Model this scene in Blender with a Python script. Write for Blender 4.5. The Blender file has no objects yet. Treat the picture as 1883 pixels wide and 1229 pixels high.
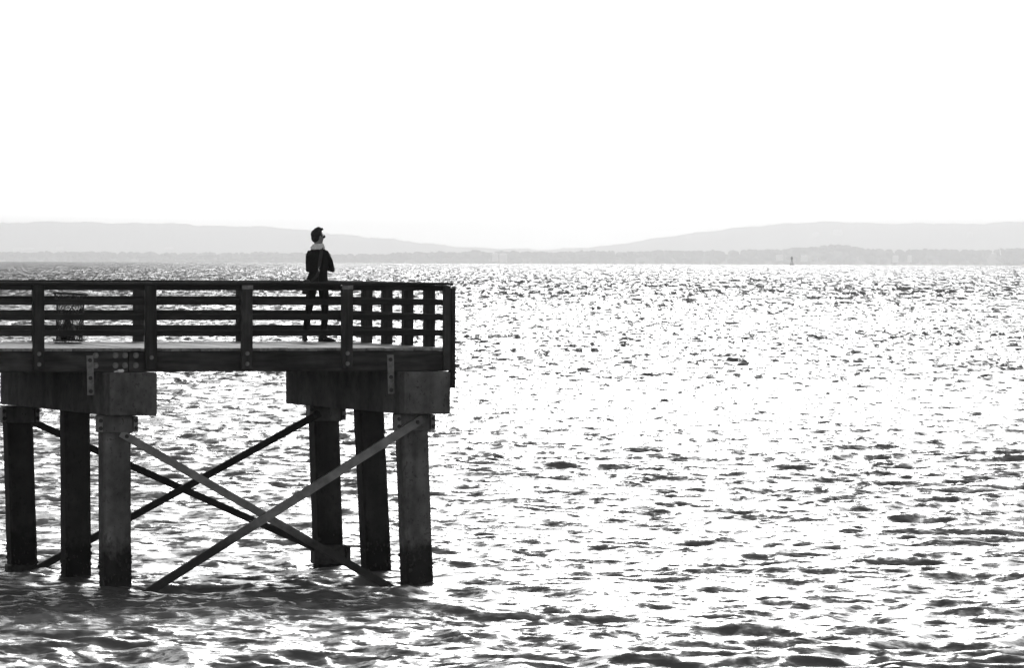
import bpy, bmesh, math, random
import numpy as np
from mathutils import Vector, Matrix

random.seed(7)
rng = np.random.default_rng(11)
S = bpy.context.scene
C = S.collection
R = math.radians

# ------------------------------------------------------------------ camera, sky, sun, exposure
EYE = 4.78                                   # camera height over the water
cam_d = bpy.data.cameras.new('camera')
cam_d.sensor_width = 36.0
cam_d.lens = 36.0 * 9700 / 1883
cam_d.clip_start = 0.5
cam_d.clip_end = 90000
cam = bpy.data.objects.new('camera', cam_d)
C.objects.link(cam)
cam.location = (0, 0, EYE)
cam.rotation_euler = (Matrix.Rotation(R(90) - math.atan(141.5 / 9700), 4, 'X')
                      @ Matrix.Rotation(R(0.2), 4, 'Z')).to_euler()
S.camera = cam

SUN_EL, SUN_AZ = R(29), R(2.0)               # azimuth clockwise from +Y, the way the camera looks
world = bpy.data.worlds.new('World')
S.world = world
world.use_nodes = True
wn, wl = world.node_tree.nodes, world.node_tree.links
wn.clear()
w_out = wn.new('ShaderNodeOutputWorld')
w_bg = wn.new('ShaderNodeBackground')
w_bg.inputs['Strength'].default_value = 0.15
sky = wn.new('ShaderNodeTexSky')
sky.sky_type = 'NISHITA'
sky.sun_disc = False
sky.sun_elevation = SUN_EL
sky.sun_rotation = SUN_AZ
sky.air_density = 1.0
sky.dust_density = 0.8
sky.ozone_density = 1.0
bw = wn.new('ShaderNodeRGBToBW')
wl.new(sky.outputs[0], bw.inputs[0])
# thin high cloud veil over the whole sky
tc = wn.new('ShaderNodeTexCoord')
cn = wn.new('ShaderNodeTexNoise')
cn.inputs['Scale'].default_value = 3.2
cn.inputs['Detail'].default_value = 3.0
cn.inputs['Roughness'].default_value = 0.45
cmap = wn.new('ShaderNodeMapping')
cmap.inputs['Location'].default_value = (109.2, 58.8, 31.08)
wl.new(tc.outputs['Generated'], cmap.inputs[0])
wl.new(cmap.outputs[0], cn.inputs['Vector'])
cr = wn.new('ShaderNodeMapRange')
cr.inputs['From Min'].default_value = 0.34
cr.interpolation_type = 'SMOOTHSTEP'
cr.inputs['From Max'].default_value = 0.64
cr.inputs['To Min'].default_value = 0.15
cr.inputs['To Max'].default_value = 1.25
wl.new(cn.outputs['Fac'], cr.inputs['Value'])
wm = wn.new('ShaderNodeMath')
wm.operation = 'MULTIPLY'
wl.new(bw.outputs[0], wm.inputs[0])
wl.new(cr.outputs[0], wm.inputs[1])
wl.new(wm.outputs[0], w_bg.inputs['Color'])
wl.new(w_bg.outputs[0], w_out.inputs[0])

sun_d = bpy.data.lights.new('sun', 'SUN')
sun_d.energy = 0.68
sun_d.angle = R(10)
sun_d.color = (1.0, 1.0, 1.0)                # the photograph is black and white
sun = bpy.data.objects.new('sun', sun_d)
C.objects.link(sun)
sdir = Vector((math.sin(SUN_AZ) * math.cos(SUN_EL), math.cos(SUN_AZ) * math.cos(SUN_EL), math.sin(SUN_EL)))
sun.rotation_euler = sdir.to_track_quat('Z', 'Y').to_euler()

S.view_settings.view_transform = 'Standard'
S.view_settings.look = 'None'
S.view_settings.exposure = 0.32
S.view_settings.gamma = 1.0
S.view_settings.use_curve_mapping = False
S.render.engine = 'CYCLES'
S.cycles.max_bounces = 6
S.cycles.diffuse_bounces = 2
S.cycles.glossy_bounces = 3
S.cycles.volume_bounces = 2
S.cycles.sample_clamp_indirect = 4
S.cycles.use_denoising = True

# ------------------------------------------------------------------ materials
def new_mat(name):
    m = bpy.data.materials.new(name)
    m.use_nodes = True
    nt = m.node_tree
    return m, nt, nt.nodes, nt.links, nt.nodes['Principled BSDF']

def grey(v):
    return (v, v, v, 1.0)

def ramp(nodes, stops):
    r = nodes.new('ShaderNodeValToRGB')
    el = r.color_ramp.elements
    while len(el) < len(stops):
        el.new(0.5)
    for e, (p, v) in zip(el, stops):
        e.position = p
        e.color = grey(v)
    return r

def noise(nodes, links, coord, scale, detail=4, rough=0.55, stretch=None, rand=None):
    n = nodes.new('ShaderNodeTexNoise')
    n.inputs['Scale'].default_value = scale
    n.inputs['Detail'].default_value = detail
    n.inputs['Roughness'].default_value = rough
    src = coord
    if stretch or rand:
        mp = nodes.new('ShaderNodeMapping')
        if stretch:
            mp.inputs['Scale'].default_value = stretch
        links.new(src, mp.inputs['Vector'])
        if rand:
            ml = nodes.new('ShaderNodeMath'); ml.operation = 'MULTIPLY'; ml.inputs[1].default_value = 37.0
            links.new(rand, ml.inputs[0])
            links.new(ml.outputs[0], mp.inputs['Location'])
        src = mp.outputs[0]
    links.new(src, n.inputs['Vector'])
    return n

def math_node(nodes, links, op, a, b):
    n = nodes.new('ShaderNodeMath'); n.operation = op
    for i, x in enumerate((a, b)):
        if isinstance(x, (int, float)):
            n.inputs[i].default_value = x
        else:
            links.new(x, n.inputs[i])
    return n.outputs[0]

def wood_mat(name, dark, light, stretch, vary=0.35, rough=0.75, spec=0.25):
    """weathered timber; stretch is low along the grain"""
    m, nt, N, L, P = new_mat(name)
    co = N.new('ShaderNodeTexCoord').outputs['Object']
    rnd = N.new('ShaderNodeObjectInfo').outputs['Random']
    n1 = noise(N, L, co, 6.0, 6, 0.6, stretch, rnd)
    n2 = noise(N, L, co, 1.7, 3, 0.6, (1, 1, 1), rnd)
    r1 = ramp(N, [(0.3, dark), (0.72, light)])
    L.new(n1.outputs['Fac'], r1.inputs['Fac'])
    r2 = ramp(N, [(0.35, 0.55), (0.65, 1.25)])
    L.new(n2.outputs['Fac'], r2.inputs['Fac'])
    v = math_node(N, L, 'MULTIPLY', r1.outputs[0], r2.outputs[0])
    rr = N.new('ShaderNodeMapRange')
    rr.inputs['To Min'].default_value = 1 - vary
    rr.inputs['To Max'].default_value = 1 + vary
    L.new(rnd, rr.inputs['Value'])
    v = math_node(N, L, 'MULTIPLY', v, rr.outputs[0])
    L.new(v, P.inputs['Base Color'])
    P.inputs['Roughness'].default_value = rough
    P.inputs['Specular IOR Level'].default_value = spec
    b = N.new('ShaderNodeBump')
    b.inputs['Strength'].default_value = 0.6
    b.inputs['Distance'].default_value = 0.006
    L.new(n1.outputs['Fac'], b.inputs['Height'])
    L.new(b.outputs[0], P.inputs['Normal'])
    return m

# local axes of the pier: x along it (towards its head), y across it, z up
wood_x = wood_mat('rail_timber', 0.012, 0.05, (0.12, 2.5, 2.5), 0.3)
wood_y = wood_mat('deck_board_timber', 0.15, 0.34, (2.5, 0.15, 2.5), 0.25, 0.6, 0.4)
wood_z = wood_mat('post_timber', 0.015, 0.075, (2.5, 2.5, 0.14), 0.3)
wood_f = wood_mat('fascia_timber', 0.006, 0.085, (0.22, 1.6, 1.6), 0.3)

def concrete_mat(name, base, tide):
    m, nt, N, L, P = new_mat(name)
    tco = N.new('ShaderNodeTexCoord')
    co = tco.outputs['Object']
    geo = N.new('ShaderNodeNewGeometry')
    rnd = N.new('ShaderNodeObjectInfo').outputs['Random']
    n1 = noise(N, L, co, 5.0, 5, 0.6, (1, 1, 1), rnd)
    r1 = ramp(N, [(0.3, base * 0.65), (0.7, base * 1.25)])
    L.new(n1.outputs['Fac'], r1.inputs['Fac'])
    # long vertical run marks
    n2 = noise(N, L, co, 2.2, 4, 0.55, (1.6, 0.5, 0.10), rnd)
    r2 = ramp(N, [(0.36, 0.62), (0.52, 1.0), (0.72, 1.2)])
    L.new(n2.outputs['Fac'], r2.inputs['Fac'])
    v = math_node(N, L, 'MULTIPLY', r1.outputs[0], r2.outputs[0])
    n4 = noise(N, L, co, 1.6, 3, 0.7, (1, 1, 0.8), rnd)
    r4 = ramp(N, [(0.36, 0.7), (0.5, 0.95), (0.68, 1.3)])
    L.new(n4.outputs['Fac'], r4.inputs['Fac'])
    v = math_node(N, L, 'MULTIPLY', v, r4.outputs[0])
    n5 = noise(N, L, co, 22.0, 2, 0.5, (1, 1, 0.7), rnd)
    r5 = ramp(N, [(0.30, 0.5), (0.38, 1.0)])
    L.new(n5.outputs['Fac'], r5.inputs['Fac'])
    v = math_node(N, L, 'MULTIPLY', v, r5.outputs[0])
    # pitting
    vo = N.new('ShaderNodeTexVoronoi')
    vo.inputs['Scale'].default_value = 16
    L.new(co, vo.inputs['Vector'])
    rp = ramp(N, [(0.05, 0.25), (0.16, 1.0)])
    L.new(vo.outputs['Distance'], rp.inputs['Fac'])
    v = math_node(N, L, 'MULTIPLY', v, rp.outputs[0])
    if tide:
        sep = N.new('ShaderNodeSeparateXYZ')
        L.new(geo.outputs['Position'], sep.inputs[0])
        n3 = noise(N, L, co, 7.0, 6, 0.75, (1, 1, 0.6), rnd)
        a = math_node(N, L, 'MULTIPLY', n3.outputs['Fac'], 1.1)
        z = math_node(N, L, 'SUBTRACT', sep.outputs['Z'], a)
        rt = N.new('ShaderNodeMapRange')
        rt.inputs['From Min'].default_value = -0.12
        rt.inputs['From Max'].default_value = 0.16
        rt.inputs['To Min'].default_value = 0.12
        rt.inputs['To Max'].default_value = 1.0
        L.new(z, rt.inputs['Value'])
        v = math_node(N, L, 'MULTIPLY', v, rt.outputs[0])
    L.new(v, P.inputs['Base Color'])
    P.inputs['Roughness'].default_value = 0.85
    P.inputs['Specular IOR Level'].default_value = 0.3
    b = N.new('ShaderNodeBump')
    b.inputs['Strength'].default_value = 0.5
    b.inputs['Distance'].default_value = 0.01
    L.new(n1.outputs['Fac'], b.inputs['Height'])
    L.new(b.outputs[0], P.inputs['Normal'])
    return m

concrete_cap = concrete_mat('cap_concrete', 0.135, False)
concrete_pile = concrete_mat('pile_concrete', 0.14, True)
concrete_rear = concrete_mat('rear_pile_concrete', 0.035, True)  # darker version of the pile concrete, for piles behind the front row

def plain_mat(name, v, rough=0.6, metal=0.0, spec=0.4, var=0.3, scale=25, bump=0.0):
    m, nt, N, L, P = new_mat(name)
    co = N.new('ShaderNodeTexCoord').outputs['Object']
    n1 = noise(N, L, co, scale, 4, 0.6)
    r1 = ramp(N, [(0.3, v * (1 - var)), (0.7, v * (1 + var))])
    L.new(n1.outputs['Fac'], r1.inputs['Fac'])
    L.new(r1.outputs[0], P.inputs['Base Color'])
    P.inputs['Roughness'].default_value = rough
    P.inputs['Metallic'].default_value = metal
    P.inputs['Specular IOR Level'].default_value = spec
    if bump:
        b = N.new('ShaderNodeBump')
        b.inputs['Strength'].default_value = 0.7
        b.inputs['Distance'].default_value = bump
        L.new(n1.outputs['Fac'], b.inputs['Height'])
        L.new(b.outputs[0], P.inputs['Normal'])
    return m

steel = plain_mat('galvanised_steel', 0.19, 0.55, 0.6, 0.5, 0.45, 12)
steel_dark = plain_mat('rusted_steel', 0.05, 0.7, 0.2, 0.3, 0.5, 14)
brace_mat = plain_mat('weathered_brace_steel', 0.22, 0.6, 0.2, 0.4, 0.45, 3.5)
weed_mat = plain_mat('weed_and_barnacles', 0.03, 0.7, 0, 0.4, 0.6, 30)
brace_dark = plain_mat('dark_brace_steel', 0.03, 0.8, 0.0, 0.3, 0.5, 3.5)  # darker version of the brace steel, for the rear plane
def tide_on(m, lo, hi, floor=0.12):
    """weed and wet staining up to the tide line"""
    nt = m.node_tree; N, L = nt.nodes, nt.links; P = N['Principled BSDF']
    src = P.inputs['Base Color'].links[0].from_socket
    g = N.new('ShaderNodeNewGeometry'); sp = N.new('ShaderNodeSeparateXYZ'); L.new(g.outputs['Position'], sp.inputs[0])
    n3 = noise(N, L, g.outputs['Position'], 5.0, 5, 0.7)
    z = math_node(N, L, 'SUBTRACT', sp.outputs['Z'], math_node(N, L, 'MULTIPLY', n3.outputs['Fac'], 0.5))
    rt = N.new('ShaderNodeMapRange')
    rt.inputs['From Min'].default_value = lo; rt.inputs['From Max'].default_value = hi
    rt.inputs['To Min'].default_value = floor; rt.inputs['To Max'].default_value = 1.0
    L.new(z, rt.inputs['Value'])
    L.new(math_node(N, L, 'MULTIPLY', src, rt.outputs[0]), P.inputs['Base Color'])
tide_on(brace_mat, 0.25, 0.85)
basket_wire = plain_mat('basket_wire_steel', 0.04, 0.5, 0.5)
bag_plastic = plain_mat('dark_plastic', 0.02, 0.4)
cloth_black = plain_mat('black_wool', 0.012, 0.9, 0, 0.15, 0.3, 40, 0.004)
cloth_trouser = plain_mat('black_denim', 0.01, 0.9, 0, 0.15, 0.3, 40, 0.003)
scarf_mat = plain_mat('pale_knit', 0.82, 0.95, 0, 0.1, 0.35, 60, 0.01)
skin_mat = plain_mat('skin', 0.24, 0.5, 0, 0.4, 0.08, 20)
hair_mat = plain_mat('dark_hair', 0.012, 0.55, 0, 0.4, 0.4, 60, 0.004)
glass_black = plain_mat('black_lens', 0.01, 0.1, 0, 0.6, 0.1)
leather = plain_mat('dark_leather', 0.02, 0.5, 0, 0.4, 0.3, 30, 0.003)
strap_mat = plain_mat('webbing_strap', 0.035, 0.8, 0, 0.3, 0.3, 50)
shoe_mat = plain_mat('black_shoe', 0.01, 0.45, 0, 0.4)
bright_metal = plain_mat('bright_buckle', 0.7, 0.25, 1.0)
white_paint = plain_mat('white_paint', 0.8, 0.5, 0, 0.4, 0.06)
roof_mat = plain_mat('slate_roof', 0.15, 0.8)
pale_litter = plain_mat('pale_litter', 0.85, 0.3, 0, 0.5, 0.1)
foliage_mat = plain_mat('shore_foliage', 0.06, 0.95, 0, 0.1, 0.5, 0.05)
hill_mat = plain_mat('wooded_hill', 0.07, 0.95, 0, 0.1, 0.5, 0.004)
buoy_mat = plain_mat('marker_paint', 0.03, 0.6)

# ------------------------------------------------------------------ mesh helpers
def link(name, me, mat=None, parent=None, smooth=False):
    o = bpy.data.objects.new(name, me)
    C.objects.link(o)
    if mat is not None and not me.materials:
        me.materials.append(mat)
    if parent is not None:
        o.parent = parent
    if smooth:
        for p in me.polygons:
            p.use_smooth = True
    return o

def bm_mesh(name, bm):
    bmesh.ops.recalc_face_normals(bm, faces=bm.faces)
    me = bpy.data.meshes.new(name)
    bm.to_mesh(me)
    bm.free()
    return me

def add_box(bm, x0, x1, y0, y1, z0, z1, jit=0.0):
    vs = []
    for z in (z0, z1):
        for x, y in ((x0, y0), (x1, y0), (x1, y1), (x0, y1)):
            vs.append(bm.verts.new((x + random.uniform(-jit, jit), y + random.uniform(-jit, jit), z + random.uniform(-jit, jit))))
    for f in ((3, 2, 1, 0), (4, 5, 6, 7), (0, 1, 5, 4), (1, 2, 6, 5), (2, 3, 7, 6), (3, 0, 4, 7)):
        bm.faces.new([vs[i] for i in f])
    return vs

def frame_of(d):
    d = d.normalized()
    up = Vector((0, 0, 1)) if abs(d.z) < 0.95 else Vector((0, 1, 0))
    a = d.cross(up).normalized()
    return d, a, a.cross(d).normalized()

def add_tube(bm, pts, rad, seg=8, cap=True):
    rings = []
    pts = [Vector(p) for p in pts]
    for i, p in enumerate(pts):
        d = (pts[min(i + 1, len(pts) - 1)] - pts[max(i - 1, 0)])
        d, a, b = frame_of(d)
        r = rad[i] if isinstance(rad, (list, tuple)) else rad
        rings.append([bm.verts.new(p + (a * math.cos(t) + b * math.sin(t)) * r)
                      for t in (2 * math.pi * k / seg for k in range(seg))])
    for r0, r1 in zip(rings, rings[1:]):
        for k in range(seg):
            bm.faces.new((r0[k], r0[(k + 1) % seg], r1[(k + 1) % seg], r1[k]))
    if cap:
        bm.faces.new(rings[0][::-1])
        bm.faces.new(rings[-1])

def add_bar(bm, p0, p1, w, t, up=Vector((0, 0, 1))):
    """rectangular bar: w in the plane containing 'up', t across"""
    p0, p1 = Vector(p0), Vector(p1)
    d = (p1 - p0).normalized()
    a = d.cross(up).normalized()
    b = a.cross(d).normalized()
    vs = []
    for p in (p0, p1):
        for s, q in ((-1, -1), (1, -1), (1, 1), (-1, 1)):
            vs.append(bm.verts.new(p + a * s * t / 2 + b * q * w / 2))
    for f in ((3, 2, 1, 0), (4, 5, 6, 7), (0, 1, 5, 4), (1, 2, 6, 5), (2, 3, 7, 6), (3, 0, 4, 7)):
        bm.faces.new([vs[i] for i in f])

def add_ellipsoid(bm, c, r, rot=None, seg=14, ring=9):
    m = Matrix.Translation(Vector(c)) @ (rot.to_4x4() if rot else Matrix.Identity(4)) @ Matrix.Diagonal((r[0], r[1], r[2], 1))
    bmesh.ops.create_uvsphere(bm, u_segments=seg, v_segments=ring, radius=1, matrix=m)

def bevel_all(bm, w, seg=2):
    bmesh.ops.bevel(bm, geom=bm.edges[:], offset=w, segments=seg, affect='EDGES', profile=0.5)

def tag(o, label=None, cat=None, group=None, kind=None):
    if label: o['label'] = label
    if cat: o['category'] = cat
    if group: o['group'] = group
    if kind: o['kind'] = kind
    return o

def empty(name, loc=(0, 0, 0), rz=0.0):
    o = bpy.data.objects.new(name, None)
    C.objects.link(o)
    o.location = loc
    o.rotation_euler = (0, 0, rz)
    o.empty_display_size = 0.3
    return o

# ------------------------------------------------------------------ the pier frame
PX, PY = -0.8213, 77.0
PA = math.atan(0.303)

def pier_empty(name):
    return empty(name, (PX, PY, 0), PA)

def P2W(u, v, z=0.0):
    """pier coordinates (u along from the head, v across from the near side) to the world"""
    return Vector((PX - u * math.cos(PA) - v * math.sin(PA), PY - u * math.sin(PA) + v * math.cos(PA), z))

# every piece keeps its own origin so its grain differs; box given in (u, v, z)
def piece(name, parent, mat, u0, u1, v0, v1, z0, z1, bev=0.006, jit=0.0, off=None):
    bm = bmesh.new()
    cx, cy, cz = -(u0 + u1) / 2, (v0 + v1) / 2, (z0 + z1) / 2
    hx, hy, hz = abs(u1 - u0) / 2, abs(v1 - v0) / 2, abs(z1 - z0) / 2
    add_box(bm, -hx, hx, -hy, hy, -hz, hz, jit)
    if bev:
        bevel_all(bm, bev, 2 if bev > 0.015 else 1)
    o = link(name, bm_mesh(name, bm), mat, parent)
    o.location = (cx, cy, cz)
    if off:
        o.location = Vector(o.location) + Vector(off)
    return o

ULEN = 22.9          # length of pier that is built, the head is at u = 0
WID = 5.92
DECK = 3.452

pier = pier_empty('pier')
tag(pier, 'dark timber pier deck on square concrete piles with crossed braces, standing in the water', 'pier')

# deck boards lie across the pier
n_boards = int((ULEN + 0.02) / 0.145)
base_bm = bmesh.new()
add_box(base_bm, -0.0695, 0.0695, -2.862, 2.862, -0.021, 0.021)
bevel_all(base_bm, 0.004, 1)
board_me = bm_mesh('deck_plank', base_bm)
for i in range(n_boards):
    o = link('deck_plank', board_me, wood_y, pier)
    o.location = (-(0.03 + 0.0725 + i * 0.145), 2.955 + random.uniform(-0.006, 0.006), DECK - 0.021 + random.uniform(-0.004, 0.003))
    o.rotation_euler = (random.uniform(-0.0006, 0.0006), random.uniform(-0.012, 0.012), 0)

# fascia and inner stringers
FB0, FB1 = 3.112, 3.404
joints = [0.16, 4.86, 9.2, 13.6, 18.0, ULEN]
for a, b in zip(joints, joints[1:]):
    piece('fascia_beam', pier, wood_f, a + 0.004, b - 0.004, 0.105, 0.185, FB0, FB1, 0.008)
    piece('fascia_beam', pier, wood_f, a + 0.004, b - 0.004, 5.72, 5.80, FB0, FB1, 0.008)
    for k in range(1, 6):
        piece('stringer', pier, wood_f, a + 0.004, b - 0.004, 0.1 + k * 0.93, 0.18 + k * 0.93, FB0, FB1, 0)
piece('end_beam', pier, wood_f, 0.151, 0.157, 0.105, 5.80, FB0, FB1, 0.008)

# bolt with washer, facing the near side (-y) or the head (+x)
def bolt_mesh(r):
    bm = bmesh.new()
    bmesh.ops.create_cone(bm, cap_ends=True, segments=14, radius1=r, radius2=r * 0.92, depth=0.008, matrix=Matrix.Translation((0, -0.004, 0)) @ Matrix.Rotation(R(90), 4, 'X'))
    bmesh.ops.create_cone(bm, cap_ends=True, segments=6, radius1=r * 0.52, radius2=r * 0.45, depth=0.022, matrix=Matrix.Translation((0, -0.017, 0)) @ Matrix.Rotation(R(90), 4, 'X'))
    return bm_mesh('bolt', bm)
bolt_big = bolt_mesh(0.044)
bolt_small = bolt_mesh(0.03)
bolt_post = bolt_mesh(0.033)

def bolt(parent, me, mat, u, v, z, to_head=False):
    o = link('bolt', me, mat, parent)
    if isinstance(parent, bpy.types.Object) and parent.type == 'MESH':
        o.location = Vector((-u, v, z)) - parent.location
    else:
        o.location = (-u, v, z)
    o.rotation_euler = (0, 0, R(90) if to_head else 0)
    return o

for su, in [(5.34,), (5.05,), (4.91,), (4.75,)]:
    for z in (3.35, 3.205):
        bolt(pier, bolt_big, steel, su, 0.105, z)

# caps, piles, braces, straps
SK = 0.055                                           # the bents run slightly skew to the deck
def skewed_cap(u0, ln=5.7):
    bm = bmesh.new()
    vs = []
    for z in (2.49, 3.108):
        for u, v in ((0, -0.22), (0.70, -0.22), (0.70 + SK * ln, ln - 0.22), (SK * ln, ln - 0.22)):
            vs.append(bm.verts.new((-u, v, z)))
    for f in ((3, 2, 1, 0), (4, 5, 6, 7), (0, 1, 5, 4), (1, 2, 6, 5), (2, 3, 7, 6), (3, 0, 4, 7)):
        bm.faces.new([vs[i] for i in f])
    bmesh.ops.recalc_face_normals(bm, faces=bm.faces)
    bevel_all(bm, 0.022, 3)
    # slightly uneven cast faces
    o = link('pile_cap', bm_mesh('pile_cap', bm), concrete_cap, pier, False)
    o.location = (-u0, 0, 0)
    return o

def pile(ut, ub, v, w, collar, low_collar=False, rot=0.0):
    """ut: centre at the cap, ub: centre at the water"""
    bm = bmesh.new()
    rings = []
    h = w / 2
    ch = 0.03
    zs = [-2.6] + [-0.4 + 0.29 * k for k in range(11)]
    zs[-1] = 2.487
    for z in zs:
        t = (z - 0.0) / 2.49
        uu = ub + (ut - ub) * t
        ring = []
        for sx, sy in ((-1, -1), (1, -1), (1, 1), (-1, 1)):
            corner = [(sx * (h - ch), sy * h), (sx * h, sy * (h - ch))]
            if sx * sy > 0:
                corner.reverse()
            for cx, cy in corner:
                ring.append(bm.verts.new((-(uu - ut) + cx + random.uniform(-.003, .003), cy + random.uniform(-.003, .003), z)))
        rings.append(ring)
    for a, b in zip(rings, rings[1:]):
        for k in range(8):
            bm.faces.new((a[k], a[(k + 1) % 8], b[(k + 1) % 8], b[k]))
    bm.faces.new(rings[0][::-1]); bm.faces.new(rings[-1])
    o = link('pile', bm_mesh('pile', bm), concrete_pile if v < 1 else concrete_rear, pier)
    o.location = (-ut, v, 0)
    def sleeve(z0, z1, mat):
        t = (z0 + z1) / 2 / 2.49
        cx = -((ub - ut) * (1 - t))
        g = 0.025
        b2 = bmesh.new()
        add_box(b2, cx - h - g, cx + h + g, -h - g, h + g, z0, z1)
        bevel_all(b2, 0.012, 1)
        c = link('collar', bm_mesh('collar', b2), mat, o)
        for s in (-1, 1):
            b3 = bmesh.new()
            x = cx + s * (h + g + 0.033)
            add_box(b3, x - 0.03, x + 0.03, -h - g - 0.05, -h + 0.14, z0 + 0.015, z1 - 0.01)
            bevel_all(b3, 0.005, 1)
            cl = link('clamp_plate', bm_mesh('clamp_plate', b3), steel_dark if mat is steel_dark else brace_mat, o)
        for s in (-1, 1):
            for zz in (z0 + 0.07, z1 - 0.07):
                bo = link('bolt', bolt_small, steel_dark, o)
                bo.location = (cx + s * (h + g + 0.033), -h - g - 0.05, zz)
    # weed and barnacles round the foot, thinning out upwards
    wb = bmesh.new()
    for _ in range(110):
        z = -0.25 + 0.75 * random.random() ** 1.7
        sx = random.uniform(-h, h)
        side = random.choice((0, 0, 1, 2, 3))
        px_, py_ = [(sx, -h), (-h, sx), (h, sx), (sx, h)][side]
        r_ = random.uniform(0.008, 0.022)
        bmesh.ops.create_icosphere(wb, subdivisions=1, radius=1, matrix=Matrix.Translation(((ub - ut) * -(1 - z / 2.49) + px_, py_, z)) @ Matrix.Diagonal((r_, r_, r_ * random.uniform(0.8, 2.2), 1)))
    w_o = link('barnacles', bm_mesh('barnacles', wb), weed_mat, o)
    w_o['kind'] = 'stuff'
    if collar:
        sleeve(2.235, 2.485, concrete_cap)
    if low_collar:
        sleeve(low_collar[0], low_collar[1], steel_dark)
    return o

def brace(u0, v0, z0, u1, v1, z1, w, t, mat=None):
    bm = bmesh.new()
    c = Vector((-(u0 + u1) / 2, (v0 + v1) / 2, (z0 + z1) / 2))
    p0 = Vector((-u0, v0, z0)) - c
    p1 = Vector((-u1, v1, z1)) - c
    d = (p1 - p0).normalized()
    # a channel: web plate with two flanges towards the far side
    add_bar(bm, p0, p1, w, 0.018)
    nrm = d.cross(Vector((0, 0, 1))).normalized()
    if nrm.y < 0: nrm = -nrm
    upv = nrm.cross(d).normalized()
    for s in (-1, 1):
        off = upv * s * (w / 2 - 0.009) + nrm * (t / 2 + 0.010)
        add_bar(bm, p0 + off, p1 + off, 0.016, t)
    o = link('brace', bm_mesh('brace', bm), mat or brace_mat, pier)
    o.location = c
    for e, q in ((p0, 0.10), (p1, 0.10)):
        bo = link('bolt', bolt_small, steel_dark, o)
        bo.location = e + (p1 - p0).normalized() * (q if e is p0 else -q) + Vector((0, -0.010, 0))
    return o

BAY = 4.37
for k in range(5):
    u0 = 0.14 + k * BAY
    cap = skewed_cap(u0, 5.7 if k != 1 else 6.2)
    du = k * BAY
    if k == 0:
        spec = [(0.60, 0.50, 0.27, 0.40, True, None), (0.565, 0.43, 2.75, 0.385, False, None), (0.675, 0.585, 5.0, 0.40, True, (0.02, 0.32))]
    elif k == 1:
        spec = [(0.66, 0.64, 0.27, 0.40, True, None), (0.705, 0.68, 2.75, 0.385, False, None), (1.115, 1.03, 5.0, 0.40, True, (-0.10, 0.075))]
    else:
        spec = [(0.64, 0.61, 0.27, 0.40, True, None), (0.74, 0.70, 2.75, 0.385, False, None), (0.9, 0.86, 5.0, 0.40, True, (0.0, 0.3))]
    for ut, ub, v, w, c, lc in spec:
        pile(ut + du, ub + du, v, w, c, lc)
    # strap angle: one leg bolted to the fascia, the other to the side of the cap
    sb = bmesh.new()
    add_box(sb, -0.05, 0.05, -0.006, 0.006, -0.285, 0.285)
    add_box(sb, 0.040, 0.052, 0.008, 0.075, -0.28, 0.10)
    st = link('strap', bm_mesh('strap', sb), steel, pier)
    st.location = (-(0.955 + du + (0.095 if k else 0)), 0.094, 3.065)
    st.rotation_euler = (0, R(-1.5), 0)
    for zz in (0.215, -0.04, -0.23):
        b_ = link('bolt', bolt_small, steel_dark, st)
        b_.location = (0.0, -0.006, zz)

# crossed braces in the front and the rear plane of every bay
for k in (0, 2):
    du = k * BAY
    jit = 0.0 if k == 0 else random.uniform(-0.03, 0.03)
    brace(0.50 + du, -0.03, 2.42, 4.90 + du, -0.03, -0.24, 0.122, 0.06)          # down to the left, in front
    brace(4.98 + du, 0.055, 2.235, 0.62 + du, 0.055, -0.24, 0.112, 0.06)            # down to the right, behind it
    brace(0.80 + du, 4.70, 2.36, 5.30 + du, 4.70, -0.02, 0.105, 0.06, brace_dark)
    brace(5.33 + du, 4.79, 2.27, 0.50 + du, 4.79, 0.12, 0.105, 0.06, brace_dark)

# ------------------------------------------------------------------ railings
RZ = [(4.285, 4.362), (4.072, 4.158), (3.853, 3.942), (3.622, 3.710)]
CAP0, CAP1 = 4.366, 4.403

def post_mesh(wu, wv, z0, z1, taper=0.0, lean=0.0):
    bm = bmesh.new()
    vs = []
    for z, k in ((z0, 1), (z1, 0)):
        for x, y in ((-1, -1), (1, -1), (1, 1), (-1, 1)):
            vs.append(bm.verts.new((x * wu / 2 * (1 + taper * k) + lean * k, y * wv / 2, z - (z0 + z1) / 2)))
    for f in ((3, 2, 1, 0), (4, 5, 6, 7), (0, 1, 5, 4), (1, 2, 6, 5), (2, 3, 7, 6), (3, 0, 4, 7)):
        bm.faces.new([vs[i] for i in f])
    bevel_all(bm, 0.008, 1)
    return bm_mesh('post', bm)

def add_post(root, u, v, wu, wv, z0, z1, bolts=(), lean=0.0, taper=0.0, tin=False, face=False):
    p = link('post', post_mesh(wu, wv, z0, z1, taper, lean), wood_z, root)
    p.location = (-u, v, (z0 + z1) / 2)
    for z in bolts:
        b = link('bolt', bolt_post, steel, p)
        b.location = ((wu / 2 + 0.001) if face else 0.0 + lean * (z1 - z) / (z1 - z0), 0 if face else -wv / 2 - 0.001, z - (z0 + z1) / 2)
        if face:
            b.rotation_euler = (0, 0, R(90))
    if tin:
        b2 = bmesh.new()
        add_box(b2, -wu / 2 - .003, wu / 2 + .003, -wv / 2 - .004, -wv / 2 + .02, -0.03, 0.028)
        br = link('bracket', bm_mesh('bracket', b2), steel, p)
        br.location = (0, 0, (z1 - z0) / 2 - 0.03)
    return p

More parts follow.
